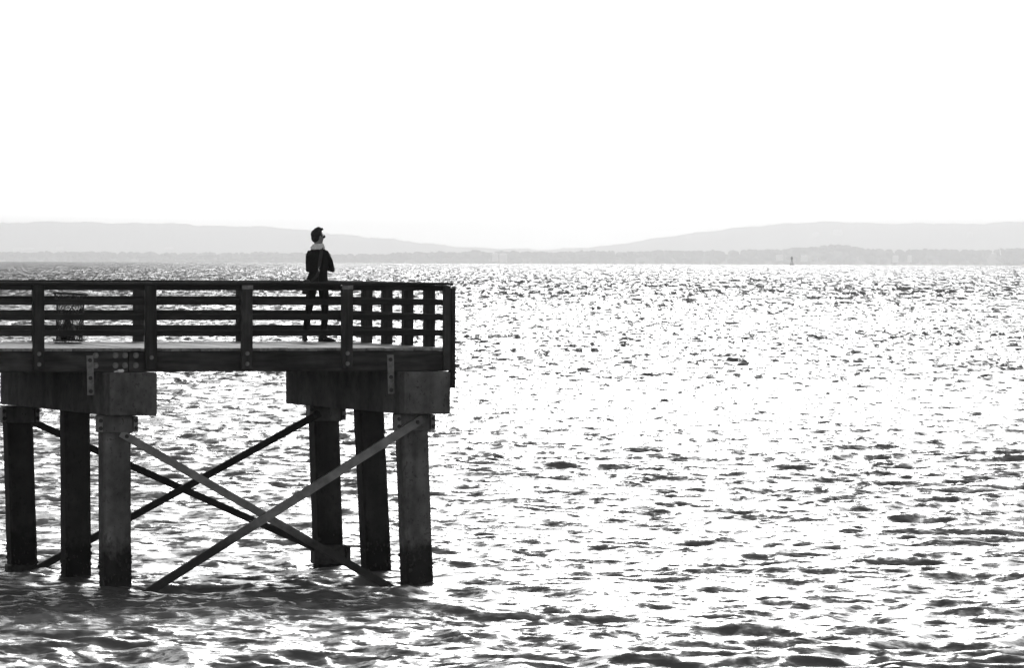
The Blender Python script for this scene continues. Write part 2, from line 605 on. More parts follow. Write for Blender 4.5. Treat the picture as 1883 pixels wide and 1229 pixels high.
# near side
near = pier_empty('railing')
tag(near, 'long dark timber railing on the near side of the pier, in front of the basket', 'railing')
near_posts = [0.09, 1.635, 3.13, 4.555, 6.19, 7.68, 9.17, 10.7, 12.2, 13.7, 15.2, 16.7, 18.2, 19.7, 21.2, 22.6]
for i, u in enumerate(near_posts):
    if i == 0:
        add_post(near, 0.235 - 0.03 - 0.08, 0.05, 0.10, 0.10, 3.118, 4.362)
        continue
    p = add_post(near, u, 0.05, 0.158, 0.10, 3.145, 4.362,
             bolts=(3.375, 3.225) if i not in (3,) else (3.32,), lean=0.012 if i == 3 else random.uniform(-.004, .004),
             taper=0.12 if i == 3 else 0.02, tin=i in (1, 2, 6, 9))
rj = [0.075, 4.55, 9.17, 13.7, 18.2, 22.7]
for (z0, z1) in RZ:
    for a, b in zip(rj, rj[1:]):
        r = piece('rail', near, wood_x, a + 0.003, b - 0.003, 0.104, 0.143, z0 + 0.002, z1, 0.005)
        r.rotation_euler = (0, random.uniform(-0.0012, 0.0012), 0)
def cap_piece(root, a, b, v0, v1, cut=None):
    bm = bmesh.new()
    pts = [(a, v0), (b, v0), (b, v1), (a, v1)]
    if cut:
        pts = [(a + cut, v0), (b, v0), (b, v1), (a, v1), (a, v0 + cut)]
    lo = [bm.verts.new((-(u - (a + b) / 2), v - (v0 + v1) / 2, -0.0185)) for u, v in pts]
    hi = [bm.verts.new((-(u - (a + b) / 2), v - (v0 + v1) / 2, 0.0185)) for u, v in pts]
    bm.faces.new(lo[::-1]); bm.faces.new(hi)
    n = len(pts)
    for k in range(n):
        bm.faces.new((lo[k], lo[(k + 1) % n], hi[(k + 1) % n], hi[k]))
    bmesh.ops.recalc_face_normals(bm, faces=bm.faces)
    bevel_all(bm, 0.004, 1)
    o = link('top_rail', bm_mesh('top_rail', bm), wood_x, root)
    o.location = (-(a + b) / 2, (v0 + v1) / 2, (CAP0 + CAP1) / 2)
for a, b in zip([0.05] + rj[1:], rj[1:]):
    cap_piece(near, a + 0.002, b - 0.002, -0.035, 0.205)

# head of the pier: posts stand outside the end beam and reach lower
endr = pier_empty('railing')
tag(endr, 'short dark timber railing across the open end of the pier with closely seen posts', 'railing')
for i, v in enumerate([0.095, 1.17, 2.35, 3.51, 4.67, 5.82]):
    add_post(endr, 0.072 if i else 0.030, v, 0.150 if i else 0.066, 0.155, 2.865 if i == 0 else 2.9, 4.362 if i else 4.33,
             bolts=(3.0, 3.2, 3.33), face=True)
for (z0, z1) in RZ:
    piece('rail', endr, wood_mat('end_rail_timber', 0.012, 0.05, (2.5, 0.12, 2.5), 0.3) if z0 == RZ[0][0] else bpy.data.materials['end_rail_timber'],
          0.150, 0.186, 0.150, 5.74, z0, z1 - 0.002, 0.005)
bm = bmesh.new()
zc = 0.0185
pts = [(0.048, 0.21), (-0.02, 0.21), (-0.02, 5.9), (0.23, 5.9), (0.23, 0.21)]
lo = [bm.verts.new((-u, v, CAP0 - 0.002)) for u, v in pts]
hi = [bm.verts.new((-u, v, CAP1 - 0.003)) for u, v in pts]
bm.faces.new(lo[::-1]); bm.faces.new(hi)
for k in range(len(pts)):
    bm.faces.new((lo[k], lo[(k + 1) % 5], hi[(k + 1) % 5], hi[k]))
link('top_rail', bm_mesh('top_rail', bm), bpy.data.materials['end_rail_timber'], endr)

# far side
far = pier_empty('railing')
tag(far, 'dark timber railing on the far side of the pier, behind the standing person', 'railing')
far_posts = [1.77, 3.41, 5.0, 6.6, 8.2, 9.8, 11.4, 13.0, 14.6, 16.2, 17.8, 19.4, 21.0, 22.6]
for u in far_posts:
    add_post(far, u, 5.855, 0.165, 0.10, 3.145, 4.362)
for (z0, z1) in RZ:
    for a, b in zip([0.19] + far_posts[2::3], far_posts[2::3]):
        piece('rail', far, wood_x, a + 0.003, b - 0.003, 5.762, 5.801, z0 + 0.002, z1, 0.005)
for a, b in zip([0.235] + far_posts[2::3], far_posts[2::3]):
    cap_piece(far, a + 0.002, b - 0.002, 5.70, 5.94)

# ------------------------------------------------------------------ litter basket of bent wire
def basket():
    root = empty('litter_basket', P2W(4.83, 4.3, DECK + 0.006), PA)
    tag(root, 'leaning wire mesh litter basket with dark rubbish inside, on the pier deck', 'litter basket')
    H = 0.745
    def prof(t):            # radius over height, waisted below, flaring to the rim
        return 0.195 + 0.012 * math.sin(t * math.pi) + 0.055 * max(0, t - 0.72) / 0.28
    wires = bmesh.new()
    lean = 0.02
    n = 24
    for s in (-1, 1):
        for k in range(n):
            a0 = 2 * math.pi * k / n
            pts = []
            for j in range(13):
                t = j / 12
                a = a0 + s * t * 2.0
                r = prof(t)
                pts.append((r * math.cos(a) + lean * t, r * math.sin(a), 0.02 + t * (H - 0.02)))
            add_tube(wires, pts, 0.0048, 3, False)
    tag(link('wire_mesh', bm_mesh('wire_mesh', wires), basket_wire, root), kind='stuff')
    for nm, t, rr in (('rim', 1.0, 0.017), ('hoop', 0.52, 0.006), ('base_ring', 0.03, 0.014)):
        b = bmesh.new()
        r = prof(t) + (0.006 if nm != 'base_ring' else 0.02)
        pts = [(r * math.cos(2 * math.pi * k / 28) + lean * t - (0.02 if nm == 'base_ring' else 0), r * math.sin(2 * math.pi * k / 28),
                0.02 + t * (H - 0.02) + (0.012 * -math.cos(2 * math.pi * k / 28) if nm == 'rim' else 0)) for k in range(29)]
        add_tube(b, pts, rr, 6, False)
        link(nm, bm_mesh(nm, b), basket_wire, root, True)
    for a in (0.5, 2.6, 4.7):
        b = bmesh.new()
        pts = [(prof(t) * math.cos(a) + lean * t, prof(t) * math.sin(a), 0.02 + t * (H - 0.02)) for t in (0, .25, .5, .75, 1)]
        add_tube(b, pts, 0.009, 5)
        link('upright', bm_mesh('upright', b), basket_wire, root)
    b = bmesh.new()
    bmesh.ops.create_cone(b, cap_ends=True, segments=24, radius1=0.215, radius2=0.2, depth=0.012, matrix=Matrix.Translation((-0.02, 0, 0.004)))
    link('base_plate', bm_mesh('base_plate', b), basket_wire, root)
    # a tied bag of rubbish slumped inside
    b = bmesh.new()
    bmesh.ops.create_icosphere(b, subdivisions=3, radius=1, matrix=Matrix.Diagonal((0.13, 0.13, 0.13, 1)))
    for v in b.verts:
        d = v.co.normalized()
        v.co *= 1 + 0.16 * math.sin(7 * d.x + 3) * math.cos(6 * d.y) + 0.1 * math.sin(15 * d.z + 9 * d.x)
        if d.z > 0.3: v.co.z *= 1 + 0.9 * (d.z - 0.3); v.co.x *= 1 - 0.5 * (d.z - 0.3); v.co.y *= 1 - 0.5 * (d.z - 0.3)
        v.co += Vector((-0.03, 0, 0.16))
    o = link('rubbish_bag', bm_mesh('rubbish_bag', b), bag_plastic, empty('x') if False else None, True)
    o.parent = None
    o.location = root.location
    o.rotation_euler = root.rotation_euler
    tag(o, 'dark knotted rubbish bag slumped inside the wire litter basket', 'rubbish bag')
basket()

# pale scrap on the ledge of the second cap
b = bmesh.new()
bmesh.ops.create_icosphere(b, subdivisions=2, radius=1, matrix=Matrix.Diagonal((0.05, 0.028, 0.026, 1)))
for v in b.verts:
    v.co *= 1 + random.uniform(-0.2, 0.25)
bmesh.ops.create_icosphere(b, subdivisions=1, radius=1, matrix=Matrix.Translation((-0.075, 0, -0.01)) @ Matrix.Diagonal((0.028, 0.018, 0.012, 1)))
bmesh.ops.create_cone(b, cap_ends=True, segments=6, radius1=0.012, radius2=0.003, depth=0.05, matrix=Matrix.Translation((-0.045, 0, -0.006)) @ Matrix.Rotation(R(90), 4, 'Y'))
sc = link('crumpled_scrap', bm_mesh('crumpled_scrap', b), pale_litter)
sc.location = P2W(5.02, -0.10, 3.108 + 0.022)
tag(sc, 'small bright crumpled scrap lying on the ledge of the concrete cap under four bolts', 'litter')

# ------------------------------------------------------------------ the person
def loft(bm, rings, seg=16):
    """rings: (centre, rx, ry, axis) - elliptical sections"""
    prev = None
    cs = [Vector(r[0]) for r in rings]
    out = []
    for i, (c, rx, ry) in enumerate(rings):
        d = cs[min(i + 1, len(cs) - 1)] - cs[max(i - 1, 0)]
        d.normalize()
        xa = Vector((1, 0, 0)) - d * d.x
        if xa.length < 0.3: xa = Vector((0, 0, 1)) - d * d.z
        xa.normalize()
        ya = d.cross(xa).normalized()
        out.append([bm.verts.new(Vector(c) + xa * math.cos(t) * rx + ya * math.sin(t) * ry) for t in (2 * math.pi * k / seg for k in range(seg))])
    for r0, r1 in zip(out, out[1:]):
        for k in range(seg):
            bm.faces.new((r0[k], r0[(k + 1) % seg], r1[(k + 1) % seg], r1[k]))
    bm.faces.new(out[0][::-1]); bm.faces.new(out[-1])

def remesh(name, bm, mat, parent, voxel=0.01, smooth=6):
    me = bm_mesh(name, bm)
    o = link(name, me, mat)
    m = o.modifiers.new('r', 'REMESH'); m.mode = 'VOXEL'; m.voxel_size = voxel; m.use_smooth_shade = True
    s = o.modifiers.new('s', 'SMOOTH'); s.iterations = smooth; s.factor = 0.5
    bpy.context.view_layer.update()
    dg = bpy.context.evaluated_depsgraph_get()
    me2 = bpy.data.meshes.new_from_object(o.evaluated_get(dg))
    o.modifiers.clear()
    o.data = me2
    me2.name = name
    if not me2.materials: me2.materials.append(mat)
    for p in me2.polygons: p.use_smooth = True
    o.parent = parent
    return o

PERS = P2W(0.70, 5.22, DECK)
SC = 0.995
def make_person():
    root = empty('person', PERS, 0)
    root.scale = (SC, SC, SC)
    tag(root, 'person in dark jacket, pale scarf and sunglasses, arms folded, standing at the far railing', 'person')
    X0 = 0.0
    hip_l, hip_r = (-0.10, 0, 0.86), (0.075, 0, 0.86)
    kn_l, an_l = (-0.152, 0.015, 0.48), (-0.208, 0.0, 0.085)
    kn_r, an_r = (0.105, 0.03, 0.48), (0.085, 0.02, 0.085)
    sh_l, sh_r = (-0.150, 0.0, 1.375), (0.135, 0.0, 1.370)
    el_l, el_r = (-0.158, 0.06, 1.13), (0.225, 0.05, 1.135)
    wr_l, wr_r = (0.03, 0.24, 1.15), (0.03, 0.23, 1.19)
    neck, head = (-0.015, 0.005, 1.49), (-0.012, 0.02, 1.64)

    # body: one continuous figure
    b = bmesh.new()
    loft(b, [((-0.012, 0, 0.84), 0.11, 0.09), ((-0.012, 0, 0.90), 0.155, 0.11), ((-0.005, 0, 1.05), 0.125, 0.095),
             ((-0.002, 0.0, 1.25), 0.155, 0.105), ((-0.005, 0, 1.36), 0.155, 0.09), ((-0.01, 0, 1.44), 0.10, 0.065), ((-0.012, 0.005, 1.50), 0.055, 0.058)])
    for h, k, a in ((hip_l, kn_l, an_l), (hip_r, kn_r, an_r)):
        loft(b, [(h, 0.078, 0.085), ((Vector(h) + Vector(k)) / 2, 0.064, 0.072), (k, 0.047, 0.052),
                 (Vector(k).lerp(Vector(a), 0.3), 0.048, 0.055), (a, 0.032, 0.038), (Vector(a) - Vector((0, 0, 0.045)), 0.032, 0.045)], 12)
    loft(b, [(Vector(an_l) + Vector((0, -0.05, -0.05)), 0.032, 0.028), (Vector(an_l) + Vector((-0.002, 0.05, -0.055)), 0.038, 0.025), (Vector(an_l) + Vector((0.0, 0.16, -0.065)), 0.038, 0.016)], 10)
    loft(b, [(Vector(an_r) + Vector((-0.045, -0.01, -0.05)), 0.03, 0.03), (Vector(an_r) + Vector((0.05, 0.02, -0.055)), 0.03, 0.036), (Vector(an_r) + Vector((0.15, 0.05, -0.065)), 0.018, 0.036)], 10)
    for s, e, w in ((sh_l, el_l, wr_l), (sh_r, el_r, wr_r)):
        loft(b, [(s, 0.05, 0.055), ((Vector(s) + Vector(e)) / 2, 0.042, 0.046), (e, 0.036, 0.038), (Vector(e).lerp(Vector(w), 0.4), 0.036, 0.036), (w, 0.025, 0.025)], 12)
    # hands: palm, four unequal fingers and a thumb, tucked over the other arm
    for w, sx in ((wr_l, 1), (wr_r, -1)):
        wv = Vector(w)
        pc = wv + Vector((sx * 0.055, -0.008, 0.005))
        loft(b, [(wv, 0.026, 0.02), (pc, 0.018, 0.04), (pc + Vector((sx * 0.035, -0.006, 0)), 0.015, 0.038)], 10)
        for q, (dz, ln) in enumerate(((0.03, 0.062), (0.011, 0.072), (-0.009, 0.068), (-0.028, 0.052))):
            a0 = pc + Vector((sx * 0.03, -0.005, dz))
            a1 = a0 + Vector((sx * ln * 0.55, -0.012, 0))
            a2 = a1 + Vector((sx * ln * 0.35, -0.030, -0.002))
            add_tube(b, [a0, a1, a2], [0.0095, 0.0085, 0.007], 8)
        t0 = wv + Vector((sx * 0.03, -0.012, 0.025))
        add_tube(b, [t0, t0 + Vector((sx * 0.03, -0.01, 0.03)), t0 + Vector((sx * 0.055, -0.022, 0.034))], [0.012, 0.011, 0.009], 8)
    # neck and head; the face is turned to the right and a little away
    add_tube(b, [neck, (-0.010, 0.012, 1.60)], [0.055, 0.055], 12)
    fd = Vector((0.80, 0.60, 0)).normalized()
    sd = Vector((-fd.y, fd.x, 0))
    rot = Matrix((fd, sd, Vector((0, 0, 1)))).transposed()
    hc = Vector(head)
    def HP(f, s, z): return hc + fd * f + sd * s + Vector((0, 0, z))
    add_ellipsoid(b, HP(-0.015, 0, 0.025), (0.093, 0.074, 0.088), rot)
    add_ellipsoid(b, HP(0.035, 0, -0.035), (0.058, 0.058, 0.075), rot)
    add_ellipsoid(b, HP(0.062, 0, -0.092), (0.026, 0.028, 0.022), rot)             # chin
    loft(b, [(HP(0.078, 0, 0.012), 0.010, 0.010), (HP(0.098, 0, -0.012), 0.012, 0.013), (HP(0.104, 0, -0.028), 0.012, 0.014), (HP(0.088, 0, -0.036), 0.010, 0.012)], 8)
    add_ellipsoid(b, HP(0.084, 0, -0.057), (0.012, 0.024, 0.006), rot, 10, 6)        # lips
    add_ellipsoid(b, HP(0.082, 0, -0.068), (0.011, 0.021, 0.006), rot, 10, 6)
    add_ellipsoid(b, HP(0.078, 0, 0.032), (0.014, 0.048, 0.012), rot, 10, 6)        # brow
    for s in (-1, 1):
        add_ellipsoid(b, HP(0.0, s * 0.078, -0.012), (0.020, 0.010, 0.033), rot, 10, 6)
    remesh('body', b, skin_mat, root, 0.0075, 3)

    # jacket
    b = bmesh.new()
    loft(b, [((-0.02, 0, 0.915), 0.183, 0.145), ((-0.018, 0, 0.97), 0.172, 0.14), ((-0.006, 0, 1.07), 0.142, 0.12), ((-0.004, 0, 1.16), 0.150, 0.122),
             ((-0.004, 0.0, 1.28), 0.172, 0.130), ((-0.006, 0, 1.35), 0.170, 0.118), ((-0.008, 0, 1.41), 0.140, 0.10), ((-0.010, 0.003, 1.45), 0.105, 0.085), ((-0.012, 0.005, 1.485), 0.072, 0.072), ((-0.012, 0.005, 1.51), 0.062, 0.064)], 20)
    loft(b, [((-0.135, 0.0, 1.425), 0.03, 0.05), (Vector(sh_l) + Vector((0.004, 0, -0.025)), 0.052, 0.065), ((Vector(sh_l) + Vector(el_l)) / 2, 0.050, 0.060), (Vector(el_l) + Vector((0, 0, -0.005)), 0.046, 0.050), (Vector(el_l).lerp(Vector(wr_l), 0.45) + Vector((0, 0, -0.005)), 0.048, 0.048), (wr_l, 0.036, 0.036)], 14)
    loft(b, [((0.112, 0.0, 1.425), 0.03, 0.05), (Vector(sh_r) + Vector((-0.006, 0, -0.02)), 0.055, 0.065), ((Vector(sh_r) + Vector(el_r)) / 2, 0.048, 0.058), (Vector(el_r) + Vector((-0.008, 0, -0.012)), 0.043, 0.048), (Vector(el_r).lerp(Vector(wr_r), 0.45), 0.045, 0.046), (wr_r, 0.036, 0.036)], 14)
    # folds of cloth at the waist
    for zz, off in ((1.02, 0.006), (1.09, -0.004), (1.145, 0.005)):
        loft(b, [((-0.14, 0.0, zz + 0.02), 0.012, 0.02), ((0.0, -0.128 + off, zz), 0.012, 0.015), ((0.14, 0.0, zz + 0.025), 0.012, 0.02)], 8)
    remesh('jacket', b, cloth_black, root, 0.009, 5)

    # trousers
    b = bmesh.new()
    loft(b, [((-0.014, 0, 0.83), 0.12, 0.09), ((-0.014, 0, 0.88), 0.165, 0.125), ((-0.012, 0, 0.97), 0.150, 0.12)], 18)
    for h, k, a in ((hip_l, kn_l, an_l), (hip_r, kn_r, an_r)):
        hv, kv, av = Vector(h), Vector(k), Vector(a)
        loft(b, [(hv + Vector((0, 0, 0.02)), 0.082, 0.10), (hv.lerp(kv, 0.25), 0.080, 0.092), (hv.lerp(kv, 0.6), 0.066, 0.078), (kv, 0.055, 0.062),
                 (kv.lerp(av, 0.12), 0.053, 0.064), (kv.lerp(av, 0.4), 0.055, 0.066), (kv.lerp(av, 0.75), 0.052, 0.058), (kv.lerp(av, 0.97), 0.05, 0.056)], 14)
    remesh('trousers', b, cloth_trouser, root, 0.009, 3)

    # shoes
    for av, dx, dy in ((Vector(an_l), -0.02, 1.0), (Vector(an_r), 1.0, 0.22)):
        d = Vector((dx, dy, 0)).normalized()
        s = Vector((-d.y, d.x, 0))
        b = bmesh.new()
        def ring(f, hw, zt, zb=0.003):
            o = av + d * f
            pts = []
            for t in range(12):
                a = 2 * math.pi * t / 12
                zz = (zt + zb) / 2 + math.sin(a) * (zt - zb) / 2
                pts.append(b.verts.new((o.x + s.x * math.cos(a) * hw, o.y + s.y * math.cos(a) * hw, max(zz, zb))))
            return pts
        rs = [ring(-0.085, 0.02, 0.05), ring(-0.075, 0.036, 0.095), ring(-0.03, 0.042, 0.125), ring(0.03, 0.042, 0.115), ring(0.06, 0.045, 0.078),
              ring(0.12, 0.049, 0.062), ring(0.165, 0.042, 0.048), ring(0.19, 0.02, 0.03)]
        for r0, r1 in zip(rs, rs[1:]):
            for k in range(12):
                b.faces.new((r0[k], r0[(k + 1) % 12], r1[(k + 1) % 12], r1[k]))
        b.faces.new(rs[0][::-1]); b.faces.new(rs[-1])
        sh = link('shoe', bm_mesh('shoe', b), shoe_mat, root, True)
        b = bmesh.new()
        for q in range(2):
            c = av + d * (0.045 + q * 0.022)
            add_bar(b, (c.x - s.x * 0.03, c.y - s.y * 0.03, 0.105 - q * 0.016), (c.x + s.x * 0.03, c.y + s.y * 0.03, 0.105 - q * 0.016), 0.006, 0.008)
        link('lace', bm_mesh('lace', b), strap_mat, sh)

    # hair: short back and sides, swept up at the front
    b = bmesh.new()
    add_ellipsoid(b, HP(-0.024, 0, 0.040), (0.097, 0.082, 0.088), rot, 20, 14)
    add_ellipsoid(b, HP(-0.045, 0, -0.015), (0.066, 0.070, 0.078), rot, 18, 12)
    loft(b, [(HP(-0.03, 0, 0.09), 0.055, 0.05), (HP(0.025, 0.0, 0.118), 0.042, 0.045), (HP(0.052, 0, 0.115), 0.028, 0.040), (HP(0.066, 0, 0.092), 0.016, 0.032)], 12)
    for q in range(9):
        s = (q - 4) * 0.012
        loft(b, [(HP(0.0, s, 0.105), 0.014, 0.012), (HP(0.038, s * 1.1, 0.146 - abs(s) * 0.4), 0.013, 0.012), (HP(0.062 + random.uniform(-.006, .006), s, 0.136), 0.009, 0.010), (HP(0.070, s, 0.105), 0.005, 0.008)], 8)
    remesh('hair', b, hair_mat, root, 0.006, 1)

    # sunglasses
    b = bmesh.new()
    for s in (-1, 1):
        add_ellipsoid(b, HP(0.098, s * 0.034, 0.004), (0.009, 0.030, 0.025), rot, 12, 8)
        add_bar(b, HP(0.092, s * 0.066, 0.012), HP(0.0, s * 0.084, 0.006), 0.012, 0.004)
    add_bar(b, HP(0.104, -0.012, 0.010), HP(0.104, 0.012, 0.010), 0.006, 0.005)
    link('sunglasses', bm_mesh('sunglasses', b), glass_black, root)

    # scarf wound round the neck
    b = bmesh.new()
    for zz, rx, ry, rr, ph in ((1.466, 0.094, 0.080, 0.022, 0.0), (1.490, 0.084, 0.074, 0.021, 1.1), (1.512, 0.073, 0.066, 0.018, 2.0)):
        pts = [(-0.012 + rx * math.cos(t), 0.005 + ry * math.sin(t), zz + 0.010 * math.sin(t + ph) + 0.004 * math.sin(3 * t + ph)) for t in (2 * math.pi * k / 24 for k in range(25))]
        add_tube(b, pts, [rr * (1 + 0.12 * math.sin(k * 1.3 + ph)) for k in range(25)], 10, False)
    remesh('scarf', b, scarf_mat, root, 0.007, 1)

    # shoulder bag: strap over the right shoulder, bag on the left hip
    bag = empty('shoulder_bag', PERS, 0)
    bag.scale = (SC, SC, SC)
    tag(bag, "dark shoulder bag on the standing person's left hip, its strap crossing the back", 'bag')
    b = bmesh.new()
    add_box(b, -0.052, 0.052, -0.13, 0.13, -0.12, 0.115)
    bevel_all(b, 0.03, 3)
    for v in b.verts:
        v.co.x *= 1 + 0.25 * (0.1 - v.co.z)
    sb_ = link('bag_body', bm_mesh('bag_body', b), leather, bag, True)
    sb_.location = (-0.185, -0.03, 0.86)
    sb_.rotation_euler = (0, R(8), 0)
    b = bmesh.new()
    add_box(b, -0.010, 0.010, -0.125, 0.125, -0.07, 0.07)
    bevel_all(b, 0.008, 1)
    fl = link('flap', bm_mesh('flap', b), leather, sb_)
    fl.location = (-0.056, 0, 0.03)
    back = [(0.055, -0.055, 1.475), (0.05, -0.105, 1.42), (0.038, -0.137, 1.32), (0.022, -0.140, 1.22), (0.018, -0.137, 1.17)]
    b = bmesh.new()
    for p, q in zip(back, back[1:]):
        add_bar(b, p, q, 0.010, 0.052, Vector((0, 1, 0)))
    link('strap', bm_mesh('strap', b), strap_mat, bag)
    low = [(0.012, -0.145, 1.10), (-0.03, -0.150, 1.02), (-0.10, -0.145, 0.96), (-0.17, -0.10, 0.94)]
    b = bmesh.new()
    for p, q in zip(low, low[1:]):
        add_bar(b, p, q, 0.010, 0.045, Vector((0, 1, 0)))
    link('strap', bm_mesh('strap', b), strap_mat, bag)
    b = bmesh.new()
    add_tube(b, [(0.018, -0.150, 1.175), (0.008, -0.156, 1.14), (0.014, -0.152, 1.10)], 0.008, 6)
    link('buckle', bm_mesh('buckle', b), bright_metal, bag)
    b = bmesh.new()
    add_tube(b, [(0.012, -0.156, 1.10), (0.010, -0.158, 1.0), (0.011, -0.160, 0.93)], 0.003, 5)
    link('cord', bm_mesh('cord', b), strap_mat, bag)
make_person()

# ------------------------------------------------------------------ the sea
ER = 6.371e6
def sea_drop(d):
    return -d * d / (2 * ER)

def build_sea():
    # rows by distance: fine from 50 m outwards, coarser under the camera and beyond the horizon
    rows = [3.0]
    while rows[-1] < 48: rows.append(rows[-1] * 1.06 + 0.1)
    while rows[-1] < 130: rows.append(rows[-1] * 1.00150)
    while rows[-1] < 420: rows.append(rows[-1] * 1.0020)
    while rows[-1] < 2600: rows.append(rows[-1] * 1.0037)
    while rows[-1] < 9500: rows.append(rows[-1] * 1.008)
    while rows[-1] < 39500: rows.append(rows[-1] * 1.05)
    rows = np.array(rows)
    tin = np.arange(-0.128, 0.1281, 0.00052)
    out = []
    t, s = 0.128, 0.002
    while t < 3.5:
        t += s; s *= 1.22; out.append(t)
    out = np.array(out)
    cols = np.concatenate([-out[::-1], tin, out])
    nr, nc = len(rows), len(cols)
    print('sea grid', nr, nc, nr * nc)
    Y = np.repeat(rows[:, None], nc, 1)
    X = Y * cols[None, :]
    # shear the rows so that neighbouring columns are not aligned with the waves
    drow = np.gradient(rows)[:, None]
    dcol = np.gradient(cols)[None, :] * rows[:, None]
    Z = np.zeros_like(X); DX = np.zeros_like(X); DY = np.zeros_like(X)
    NW = 130
    lam = np.exp(np.linspace(np.log(0.26), np.log(7.0), NW)) * np.exp(rng.normal(0, 0.03, NW))
    lam = np.concatenate([lam, np.exp(rng.uniform(np.log(6.0), np.log(26.0), 36))])      # open-water waves, offshore only
    NB, NW = NW, NW + 36
    off = np.clip((Y - 140) / 700, 0, 1)
    # main wave direction: running towards the camera, a little to the left
    th = R(-97) + rng.normal(0, 1, NW) * R(42) * np.clip(1.25 - 0.22 * np.log(lam), 0.7, 1.4)
    ph = rng.uniform(0, 2 * np.pi, NW)
    k = 2 * np.pi / lam
    slope = 0.027 * np.where(lam > 2.0, (2.0 / lam) ** 0.9, 1.0) * np.where(lam < 0.45, 0.8, 1.0)
    slope[NB:] = 0.022
    # slow groups so the chop comes in patches
    G1 = 0.75 + 0.5 * np.sin(X * 0.031 + Y * 0.017 + 1.0) * np.sin(Y * 0.043 - X * 0.011 + 0.6)
    for i in range(NW):
        cx, cy = math.cos(th[i]), math.sin(th[i])
        a = slope[i] / k[i]
        sp = np.maximum(drow * abs(cy) , dcol * abs(cx))
        f = np.clip((lam[i] / np.maximum(sp, 1e-6) - 2.2) / 2.0, 0, 1)
        if f.max() <= 0: continue
        g = 0.8 + 0.35 * np.sin(ph[i] * 7 + X * 0.37 * cy / lam[i] + Y * 0.11 / lam[i])
        q = k[i] * (X * cx + Y * cy) + ph[i]
        af = a * f * g * (G1 if i < NB else off)
        c_ = np.cos(q)
        Z += af * c_
        s_ = np.sin(q)
        DX -= 0.9 * cx * af * s_
        DY -= 0.9 * cy * af * s_
    # short-crested peaks: ridged bands give the chop its sharp tops
    for l0, l1, amp, n_ in ((0.4, 0.8, 0.011, 14), (0.8, 1.7, 0.024, 16), (1.7, 3.6, 0.046, 16), (4.0, 9.0, 0.060, 14)):
        hb = np.zeros_like(X); nb_ = 0
        for _ in range(n_):
            l_ = math.exp(rng.uniform(math.log(l0), math.log(l1)))
            t_ = R(-96) + rng.normal(0, R(38)); p_ = rng.uniform(0, 2 * math.pi)
            hb += np.cos(2 * math.pi / l_ * (X * math.cos(t_) + Y * math.sin(t_)) + p_)
        hb /= math.sqrt(n_ / 2)
        lm = (l0 + l1) / 2
        f = np.clip((lm / np.maximum(drow, dcol * 0.5) - 2.2) / 2.0, 0, 1)
        if l0 >= 4: f = f * (0.35 + 0.65 * off)
        Z += amp * f * (0.8 - np.abs(hb)) * (0.7 + 0.6 * G1 * G1)
    Zs = Z + sea_drop(Y * 1.0)
    co = np.stack([X + DX, Y + DY, Zs], -1).reshape(-1, 3).astype(np.float32)
    me = bpy.data.meshes.new('water')
    nv = nr * nc
    me.vertices.add(nv)
    me.vertices.foreach_set('co', co.ravel())
    idx = np.arange(nv).reshape(nr, nc)
    quads = np.stack([idx[:-1, :-1], idx[:-1, 1:], idx[1:, 1:], idx[1:, :-1]], -1).reshape(-1, 4)
    nq = len(quads)
    me.loops.add(nq * 4)
    me.loops.foreach_set('vertex_index', quads.ravel().astype(np.int32))
    me.polygons.add(nq)
    me.polygons.foreach_set('loop_start', (np.arange(nq) * 4).astype(np.int32))
    me.polygons.foreach_set('use_smooth', np.ones(nq, dtype=bool))
    me.update(calc_edges=True)
    return me

m, nt, N, L, P = new_mat('sea_water')
P.inputs['Base Color'].default_value = grey(0.11)
P.inputs['IOR'].default_value = 1.333
P.inputs['Roughness'].default_value = 0.24
geo = N.new('ShaderNodeNewGeometry')
def wave_normal(scale, stretch, strength, detail, offshore=0):
    mp = N.new('ShaderNodeMapping')
    mp.inputs['Scale'].default_value = stretch
    L.new(geo.outputs['Position'], mp.inputs['Vector'])
    n = N.new('ShaderNodeTexNoise')
    n.inputs['Scale'].default_value = scale
    n.inputs['Detail'].default_value = detail
    n.inputs['Roughness'].default_value = 0.62
    L.new(mp.outputs[0], n.inputs['Vector'])
    s = N.new('ShaderNodeVectorMath'); s.operation = 'SUBTRACT'; s.inputs[1].default_value = (0.5, 0.5, 0.5)
    L.new(n.outputs['Color'], s.inputs[0])
    ml = N.new('ShaderNodeVectorMath'); ml.operation = 'MULTIPLY'; ml.inputs[1].default_value = (strength * 1.1, strength, 0)
    L.new(s.outputs[0], ml.inputs[0])
    if not offshore:
        return ml.outputs[0]
    sp = N.new('ShaderNodeSeparateXYZ'); L.new(geo.outputs['Position'], sp.inputs[0])
    mr = N.new('ShaderNodeMapRange')                  # the open water is rougher than the water by the shore
    mr.inputs['From Min'].default_value = 90; mr.inputs['From Max'].default_value = 700
    mr.inputs['To Min'].default_value = 1.0; mr.inputs['To Max'].default_value = offshore
    L.new(sp.outputs['Y'], mr.inputs['Value'])
    sc_ = N.new('ShaderNodeVectorMath'); sc_.operation = 'SCALE'
    L.new(ml.outputs[0], sc_.inputs[0]); L.new(mr.outputs[0], sc_.inputs['Scale'])
    return sc_.outputs[0]
a = wave_normal(0.9, (0.8, 0.6, 1.0), 0.28, 9, 0.6)
b_ = wave_normal(9.0, (0.9, 0.5, 1.0), 0.16, 4)
